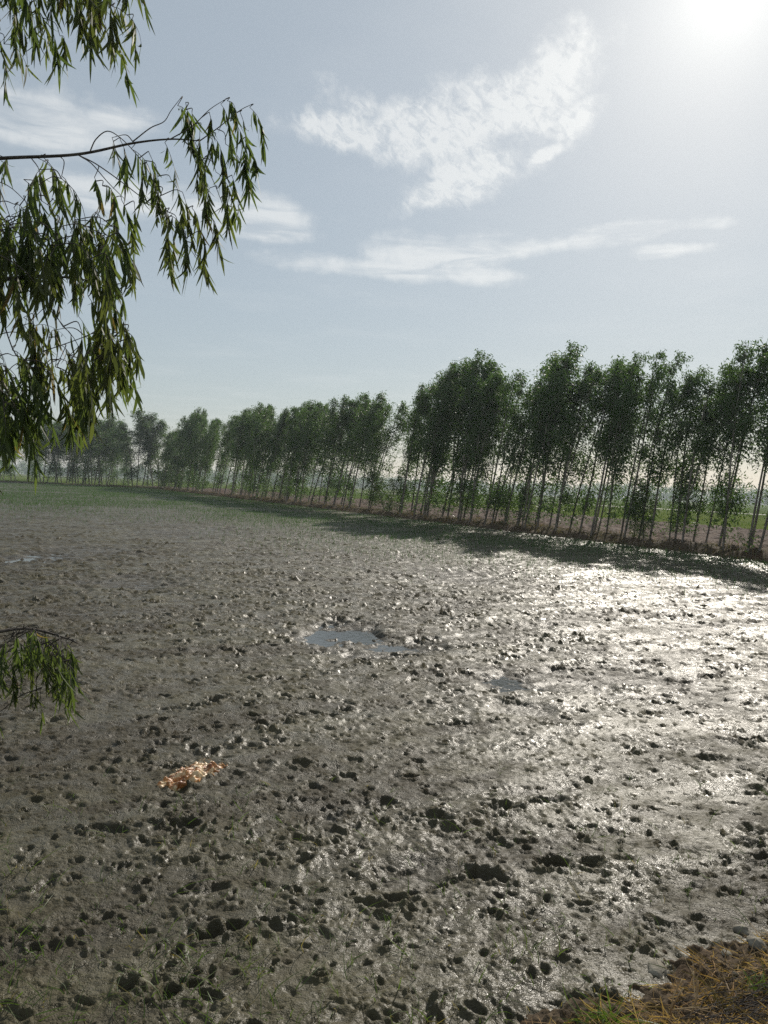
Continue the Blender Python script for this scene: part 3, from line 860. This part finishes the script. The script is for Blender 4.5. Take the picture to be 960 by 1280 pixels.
def stone(px_, py_, sx, sy, sz, label, seed):
    r = np.random.default_rng(seed)
    u = np.linspace(0, 2 * np.pi, 28, endpoint=False); v = np.linspace(-.5 * np.pi, .5 * np.pi, 16)
    Uu, Vv = np.meshgrid(u, v, indexing='ij')
    d = np.stack([np.cos(Vv) * np.cos(Uu), np.cos(Vv) * np.sin(Uu), np.sin(Vv)], -1)
    o3 = r.uniform(0, 40, 3)
    k = 1 + .22 * perlin(d[..., 0] * 1.3 + o3[0], d[..., 1] * 1.3 + d[..., 2] + o3[1], seed) + .10 * perlin(d[..., 0] * 3.5 + d[..., 2] * 2, d[..., 1] * 3.5 + o3[2], seed + 1)
    # a few flattened facets
    for _ in range(5):
        nn = unit(r.normal(size=3)); dd = d @ nn
        k = np.minimum(k, .86 / np.clip(dd, .5, None) * 1.05)
    V = d * k[..., None] * np.array([sx, sy, sz])
    nu, nv = Uu.shape
    i = np.arange(nu)[:, None]; j = np.arange(nv - 1)[None]
    Fq = np.stack([i * nv + j, ((i + 1) % nu) * nv + j, ((i + 1) % nu) * nv + j + 1, i * nv + j + 1], -1).reshape(-1, 4)
    o = mesh_obj('stone', V.reshape(-1, 3), Fq, STONE, smooth=True)
    p = on_bank(px_, py_)
    o.location = (p[0], p[1], p[2] + sz * .9)
    o.rotation_euler = (r.normal() * .15, r.normal() * .15, r.uniform(0, 6))
    return tag(o, label, 'stone', 'stones on the near bank')
stone(823, 1224, .055, .044, .032, 'round pale stone in front of the forked dry stalk', 1)
stone(946, 1186, .046, .034, .022, 'flat pale stone touching the right edge of the picture', 2)
stone(926, 1172, .036, .030, .030, 'upright grey stone behind the flat stone at the right', 3)
stone(908, 1193, .026, .020, .014, 'small wedge-shaped stone left of the flat stone', 4)
stone(852, 1194, .020, .017, .013, 'small pale pebble between mud and straw above the round stone', 5)
stone(836, 1192, .014, .012, .012, 'brownish pebble left of the small pale pebble', 6)
stone(803, 1232, .012, .010, .009, 'tiny pebble at the left foot of the round stone', 7)
stone(920, 1220, .014, .009, .008, 'tiny pale pebble lying on the orange straw', 8)

# forked dry stalks
def stalk(px_, py_, h, seed, label, forks=4, lean=0.0, thick=.0045):
    r = np.random.default_rng(seed); mb = MB()
    root = empty('dry_stalk', on_bank(px_, py_) - np.array([0, 0, .01]))
    def go(p, d, L, rad, depth):
        k = 7; pts = [p]
        for q in range(k):
            d = unit(d + r.normal(size=3) * .14 + np.array([0, 0, .03])); pts.append(pts[-1] + d * L / k)
        pts = np.array(pts); mb.tube(pts, np.linspace(rad, rad * .55, k + 1), 5)
        if depth > 0:
            for q in range(2):
                a = r.uniform(-1, 1, 3) * .75; a[2] = abs(a[2]) * .3
                go(pts[int(r.integers(3, k))], unit(d + a), L * r.uniform(.5, .75), rad * .6, depth - 1)
    go(np.zeros(3), unit(np.array([lean, .05, 1.0])), h, thick, 2)
    o = mb.build('stem', STALK, root, True)
    return tag(root, label, 'dry stalk', 'dry stalks on the near bank')
stalk(836, 1283, .22, 3, 'pale forked dry stalk standing in front of the round stone', lean=-.25)
stalk(860, 1283, .15, 9, 'short branching dry stalk right of the pale forked stalk', lean=.35)
stalk(928, 1250, .15, 5, 'dark upright dry stalk below the flat stone at the right', lean=.0, thick=.003)
stalk(905, 1205, .06, 7, 'small curled dry stalk beside the wedge-shaped stone', lean=.3, thick=.003)
# tangle of long grey twigs in the corner
mb = MB()
for q in range(70):
    p = on_bank(r.uniform(880, 1010), r.uniform(1242, 1300)) + np.array([0, 0, r.uniform(.005, .05)])
    a = r.normal() * .35 + .25
    d = np.array([math.cos(a), math.sin(a), r.uniform(-.02, .16)]); L = r.uniform(.12, .34); t_ = np.linspace(-.5, .5, 7)[:, None]
    c = p + d * L * t_ + np.array([0, 0, .05]) * (.25 - t_ ** 2) + r.normal(size=(7, 3)) * .003
    mb.tube(c, .0016, 4)
tag(mb.build('twig_litter', TWIG, None, True), kind='stuff')

# ------------------------------------------------------------------ orange debris in the mud
def m_husk(t, out):
    p = t.obj(); a = t.noise(p, 6, 4, .65); b_ = t.noise(p, 16, 4, .65)
    c = t.mix(t.ramp(a, .36, .6), (.27, .085, .014), (.50, .215, .052))
    c = t.mix(t.ramp(b_, .47, .60), c, (.70, .50, .28))
    c = t.mix(t.ramp(b_, .44, .34, 0, .7), c, (.10, .035, .012))
    b = principled(t, c, .4, .5, b_, .012, 1.0); t.l.new(b.outputs[0], out.inputs[0])
HUSK = material('orange_husk', m_husk)
def m_pale(t, out):
    b = principled(t, t.mix(t.ramp(t.island(), 0, 1), (.62, .44, .27), (.78, .66, .48)), .35, .5); t.l.new(b.outputs[0], out.inputs[0])
PALE = material('pale_husk', m_pale)
hp = ground(243, 968)
root = empty('debris_heap', (hp[0], hp[1], -.01))
tag(root, 'crumpled heap of orange-brown and cream debris lying in the mud', 'debris')
uu = np.linspace(-1, 1, 110); vv = np.linspace(-1, 1, 80)
Uu, Vv = np.meshgrid(uu, vv, indexing='ij')
q = np.sqrt(Uu ** 2 + (Vv * (1 + .5 * Uu)) ** 2) + .28 * perlin(Uu * 3, Vv * 3, 700) + .15 * perlin(Uu * 7, Vv * 7, 701)
Zz = .085 * (1 - sstep(.25, .95, q)) * (.6 + .35 * Uu) + .05 * (np.abs(perlin(Uu * 3, Vv * 3, 702)) + .4 * np.abs(perlin(Uu * 6, Vv * 6, 703))) * (1 - sstep(.55, 1, q)) - .06 * sstep(.78, .95, q)
Px = np.stack([Uu * .205, Vv * .17 + Uu * .15, Zz * .72], -1).reshape(-1, 3)
i = (np.arange(109) * 80)[:, None]; j = np.arange(79)[None]
Fq = np.stack([i + j, i + 80 + j, i + 81 + j, i + j + 1], -1).reshape(-1, 4)
mesh_obj('husk', Px, Fq, HUSK, root, True)
r = np.random.default_rng(9)
n = 60
Uq = r.normal(size=n) * .36; Vq = r.normal(size=n) * .32
PP = np.stack([Uq * .205, Vq * .17 + Uq * .15, .03 + .05 * r.random(n) * (1 - np.abs(Uq))], -1)
D = r.normal(size=(n, 3)); D[:, 2] *= .35
V, Fq = blades(PP, D, r.uniform(.010, .036, n), r.uniform(.005, .014, n), r.normal(size=(n, 3)) * .012, 3, (.5, 1, .8, .2), r=r)
o = mesh_obj('flakes', V, Fq, PALE, root)
o.name = 'pale_fibre'; o['kind'] = 'stuff'

# ------------------------------------------------------------------ the near eucalyptus, reaching in from the left
TR = np.array([-3.9, 0.9])
near = empty('eucalyptus_tree', (0, 0, 0))
tag(near, 'near eucalyptus whose drooping leafy branches hang into the left of the view', 'tree')
rn = np.random.default_rng(31)
tz = near_z(*TR) - .1
tk = np.linspace(0, 1, 16)[:, None]
trunk_pts = np.array([TR[0], TR[1], tz]) + np.array([.35, .5, 8.5]) * tk + np.stack([.12 * np.sin(tk[:, 0] * 6), .1 * np.cos(tk[:, 0] * 5) - .1, 0 * tk[:, 0]], -1)
mb = MB(); mb.tube(trunk_pts, .15 * (1 - .75 * tk[:, 0]) + .01, 12)
mb.build('trunk', BARK, near, True)
def trunk_at(z): return np.array([np.interp(z, trunk_pts[:, 2], trunk_pts[:, i]) for i in range(3)])
def smooth_path(pts, k=8):
    pts = np.asarray(pts, float); n_ = len(pts)
    t0_ = np.arange(n_); t1_ = np.linspace(0, n_ - 1, (n_ - 1) * k + 1)
    P_ = np.vstack([2 * pts[0] - pts[1], pts, 2 * pts[-1] - pts[-2]])
    o_ = []
    for t in t1_:
        i_ = min(int(t), n_ - 2); f_ = t - i_
        a, b, c, d = P_[i_:i_ + 4]
        o_.append(.5 * ((2 * b) + (-a + c) * f_ + (2 * a - 5 * b + 4 * c - d) * f_ ** 2 + (-a + 3 * b - 3 * c + d) * f_ ** 3))
    return np.array(o_)

class Limb:
    def __init__(self, z0, pix, rad):
        pts = [trunk_at(z0)] + [at(*p) for p in pix]
        self.path = smooth_path(pts); self.wood = MB(); self.lv = []
        k = len(self.path)
        self.wood.tube(self.path, np.linspace(rad, .0035, k), 8)
        self.nodes = [self.path]
    def twig(self, pix, rad=.004):
        pts = smooth_path([at(*p) for p in pix], 6)
        allp = np.concatenate(self.nodes); j = np.argmin(np.linalg.norm(allp - pts[0], axis=1))
        pts = np.vstack([allp[j], pts]) if np.linalg.norm(allp[j] - pts[0]) > .01 else pts
        self.wood.tube(pts, np.linspace(rad, rad * .4, len(pts)), 5)
        self.nodes.append(pts)
        return pts
    def spray(self, c, L=.4, n=18, out=None, leaf=(.065, .165), wid=(.012, .021), link=True):
        """a drooping twig with alternate hanging leaves; c = where it starts"""
        c = np.asarray(c, float)
        if link:
            allp = np.concatenate(self.nodes); dd = np.linalg.norm(allp - c, axis=1) + np.where(allp[:, 2] < c[2] - .05, .25, 0)
            j = int(np.argmin(dd)); a = allp[j]
            mid = (a + c) / 2 + np.array([.02, 0, .012 + .10 * np.linalg.norm(c - a)])
            p = smooth_path([a, mid, c], 4); self.wood.tube(p, np.linspace(.0034, .002, len(p)), 4)
        d = unit(np.array([rn.uniform(-.1, .9), rn.normal() * .5, rn.uniform(-.55, .15)])) if out is None else unit(np.asarray(out, float))
        k = 9; pts = [c]
        for q in range(k):
            d = unit(d + np.array([.0, 0, -.30]) + rn.normal(size=3) * .08); pts.append(pts[-1] + d * L / k)
        pts = np.array(pts); self.wood.tube(pts, np.linspace(.002, .0008, k + 1), 4)
        self.nodes.append(pts[:4])
        t = np.sort(rn.uniform(.08, 1, n)); idx = np.linspace(0, 1, k + 1)
        Pl = np.stack([np.interp(t, idx, pts[:, i]) for i in range(3)], -1)
        Dl = rn.normal(size=(n, 3)) * np.array([.24, .24, .16]) + np.array([.06, 0, -1.0]) + d * .35
        Ls = rn.uniform(*leaf, n); Ls[-2:] *= .6
        bend = rn.normal(size=(n, 3)) * .03 + np.array([0, 0, -.012])
        self.lv.append(blades(Pl, Dl, Ls, rn.uniform(*wid, n), bend, 4, (.14, .85, 1.0, .85, .10), r=rn))
    def region(self, poly_fn, count, dist, L=(.28, .5), n=(12, 22), pick=None):
        for _ in range(count):
            px_, py_ = poly_fn()
            self.spray(at(px_, py_, rn.uniform(*dist)), rn.uniform(*L), int(rn.integers(*n)))
    def finish(self):
        w = self.wood.build('branch', TWIG, near, True)
        V = []; Fq = []; k = 0
        for v, f in self.lv: V.append(v); Fq.append(f + k); k += len(v)
        mesh_obj('foliage', np.concatenate(V), np.concatenate(Fq), NEARLEAF, w)

# top limb
a = Limb(4.6, [(-330, 60, 3.3), (-160, -20, 4.0), (-40, -55, 4.4), (70, -60, 4.7), (150, -30, 4.8)], .035)
def top_poly():
    x = rn.uniform(-120, 150); return x, rn.uniform(-150, -12) - 18 * max(0, (30 - abs(x - 85)) / 30 - .5)
a.region(top_poly, 125, (4.1, 5.2), (.25, .42))
for (x, y) in ((150, -20), (140, 8), (118, 30), (132, 40), (165, 25), (60, 30), (100, 10), (45, 10), (15, 20), (75, 45), (5, 55), (-5, 40), (160, -45), (128, -10)):
    a.spray(at(x, y, rn.uniform(4.3, 4.9)), rn.uniform(.2, .33), int(rn.integers(12, 20)))
a.finish()
# the long bare limb that reaches out against the sky
b = Limb(3.55, [(-260, 235, 3.5), (-110, 208, 4.0), (0, 198, 4.3), (96, 193, 4.5), (166, 179, 4.65), (213, 174, 4.75), (250, 176, 4.85)], .015)
t1 = b.twig([(166, 177, 4.65), (188, 160, 4.66), (205, 152, 4.68), (214, 138, 4.7), (228, 120, 4.7)])
t2 = b.twig([(213, 174, 4.75), (240, 158, 4.8), (262, 137, 4.85), (282, 124, 4.9)])
t3 = b.twig([(250, 176, 4.85), (275, 158, 4.9), (300, 138, 4.95), (316, 130, 5.0)])
t4 = b.twig([(98, 194, 4.5), (120, 205, 4.5), (150, 226, 4.55), (176, 246, 4.6), (205, 268, 4.65), (230, 300, 4.65), (247, 325, 4.7)])
t5 = b.twig([(113, 188, 4.5), (120, 174, 4.5), (134, 164, 4.5), (150, 172, 4.5), (168, 190, 4.55), (186, 215, 4.6), (200, 250, 4.6)])
t6 = b.twig([(100, 195, 4.5), (115, 205, 4.45), (135, 228, 4.4), (155, 248, 4.4)])
t7 = b.twig([(230, 176, 4.8), (250, 196, 4.8), (266, 225, 4.85), (280, 260, 4.85)])
SP = [(222, 132, .2, 12), (232, 128, .28, 16), (240, 140, .34, 20), (250, 160, .4, 22), (262, 142, .3, 16), (276, 130, .34, 18), (284, 126, .22, 12), (292, 150, .4, 20), (300, 140, .38, 18), (312, 134, .3, 14),
      (268, 172, .42, 20), (282, 180, .4, 20), (256, 196, .36, 16), (244, 178, .3, 14), (300, 176, .3, 14), (270, 215, .34, 16), (280, 240, .3, 14), (262, 235, .32, 14), (290, 220, .3, 12),
      (140, 172, .24, 10), (150, 174, .32, 16), (164, 186, .34, 16), (178, 205, .3, 14), (186, 190, .34, 14), (196, 215, .36, 16), (206, 178, .26, 10), (200, 245, .32, 14),
      (118, 222, .26, 10), (128, 232, .34, 14), (140, 248, .36, 14), (152, 250, .34, 14), (168, 255, .3, 12), (212, 270, .36, 18), (222, 285, .34, 16), (232, 298, .3, 14), (244, 318, .22, 12),
      (206, 262, .34, 16), (252, 290, .24, 12), (262, 270, .3, 14), (205, 300, .24, 10), (228, 240, .34, 14), (214, 225, .3, 12), (240, 260, .3, 12)]
for (x, y, L, n_) in SP:
    d_ = np.interp(x, [0, 320], [4.3, 5.0]) + rn.normal() * .06
    b.spray(at(x, y, d_), L * .88, int(n_ * 1.35), out=(rn.uniform(-.1, .55), rn.normal() * .35, rn.uniform(-.7, .1)), leaf=(.065, .15), wid=(.012, .021))
def mid_poly():
    x = rn.uniform(-140, 78); return x, rn.uniform(170, 300) if x < 20 else rn.uniform(196, 290)
b.region(mid_poly, 78, (3.9, 4.9), (.25, .45))
b.finish()
# lower limb, the heavy hanging mass
c = Limb(2.9, [(-270, 420, 3.3), (-130, 380, 3.8), (-30, 355, 4.1), (50, 345, 4.35), (110, 350, 4.5)], .03)
c.twig([(-10, 352, 4.15), (20, 444, 4.2), (50, 440, 4.3), (95, 425, 4.4), (130, 412, 4.5), (152, 416, 4.6)])
c.twig([(20, 350, 4.2), (60, 385, 4.3), (90, 420, 4.4)])
c.twig([(60, 300, 4.3), (100, 320, 4.35), (130, 350, 4.4)])
def low_poly():
    while True:
        x = rn.uniform(-140, 135); y = rn.uniform(265, 330) if rn.random() < .42 else rn.uniform(395, 545)
        if y < np.interp(x, [-140, 20, 60, 95, 125], [555, 530, 480, 465, 440]): return x, y
c.region(low_poly, 195, (3.8, 5.0), (.22, .42), (14, 24))
for (x, y, L, n_) in ((150, 402, .24, 16), (158, 415, .2, 14), (142, 420, .26, 18), (130, 435, .28, 18), (118, 450, .28, 18), (104, 468, .28, 18), (140, 440, .2, 14), (92, 480, .28, 18), (75, 490, .25, 18), (140, 345, .2, 10), (152, 360, .15, 8), (128, 310, .25, 10), (118, 280, .28, 12), (145, 418, .16, 12), (155, 420, .18, 12), (165, 426, .12, 8), (120, 430, .28, 14), (132, 440, .26, 14), (112, 455, .26, 14),
                      (30, 505, .2, 16), (18, 510, .16, 14), (5, 515, .18, 14), (120, 400, .28, 14), (130, 380, .28, 14), (140, 425, .26, 14), (112, 430, .28, 16), (125, 445, .25, 16), (100, 470, .3, 14), (85, 480, .3, 14), (110, 370, .3, 14)):
    c.spray(at(x, y, rn.uniform(4.2, 4.6)), L, n_)
c.finish()
# lowest twig over the mud
d = Limb(1.7, [(-260, 850, 3.3), (-110, 812, 3.8), (-20, 793, 4.0), (35, 786, 4.15), (80, 797, 4.25), (97, 804, 4.3)], .016)
for q in range(85):
    x = rn.uniform(-60, 88); y = np.interp(x, [-60, 0, 40, 82], [800, 788, 786, 797]) + rn.uniform(-4, 40)
    d.spray(at(x, y, rn.uniform(3.95, 4.4)), rn.uniform(.12, .22), int(rn.integers(9, 15)), leaf=(.05, .095), wid=(.009, .015))
for (x, y) in ((45, 850), (50, 862), (80, 850), (70, 838), (88, 852), (40, 838)):
    d.spray(at(x, y, 4.15), .16, 10, leaf=(.05, .09), wid=(.009, .014), out=(.1, 0, -1))
d.spray(at(-4, 893, 4.1), .06, 6, leaf=(.06, .09))
d.finish()

# ------------------------------------------------------------------ air
hz = MB()
x0, x1, y0, y1, z0_, z1_ = -1700, 1700, -60, 2100, -1.2, 15.5
hz.add([(x0, y0, z0_), (x1, y0, z0_), (x1, y1, z0_), (x0, y1, z0_), (x0, y0, z1_), (x1, y0, z1_), (x1, y1, z1_), (x0, y1, z1_)],
       [(0, 3, 2, 1), (4, 5, 6, 7), (0, 1, 5, 4), (1, 2, 6, 5), (2, 3, 7, 6), (3, 0, 4, 7)])
def m_haze(t, out):
    v = t.new('ShaderNodeVolumePrincipled')
    v.inputs['Color'].default_value = (.78, .86, .96, 1)
    v.inputs['Density'].default_value = .00033
    v.inputs['Anisotropy'].default_value = .45
    t.l.new(v.outputs[0], out.inputs['Volume'])
tag(hz.build('haze', material('thin_haze', m_haze)), kind='stuff')
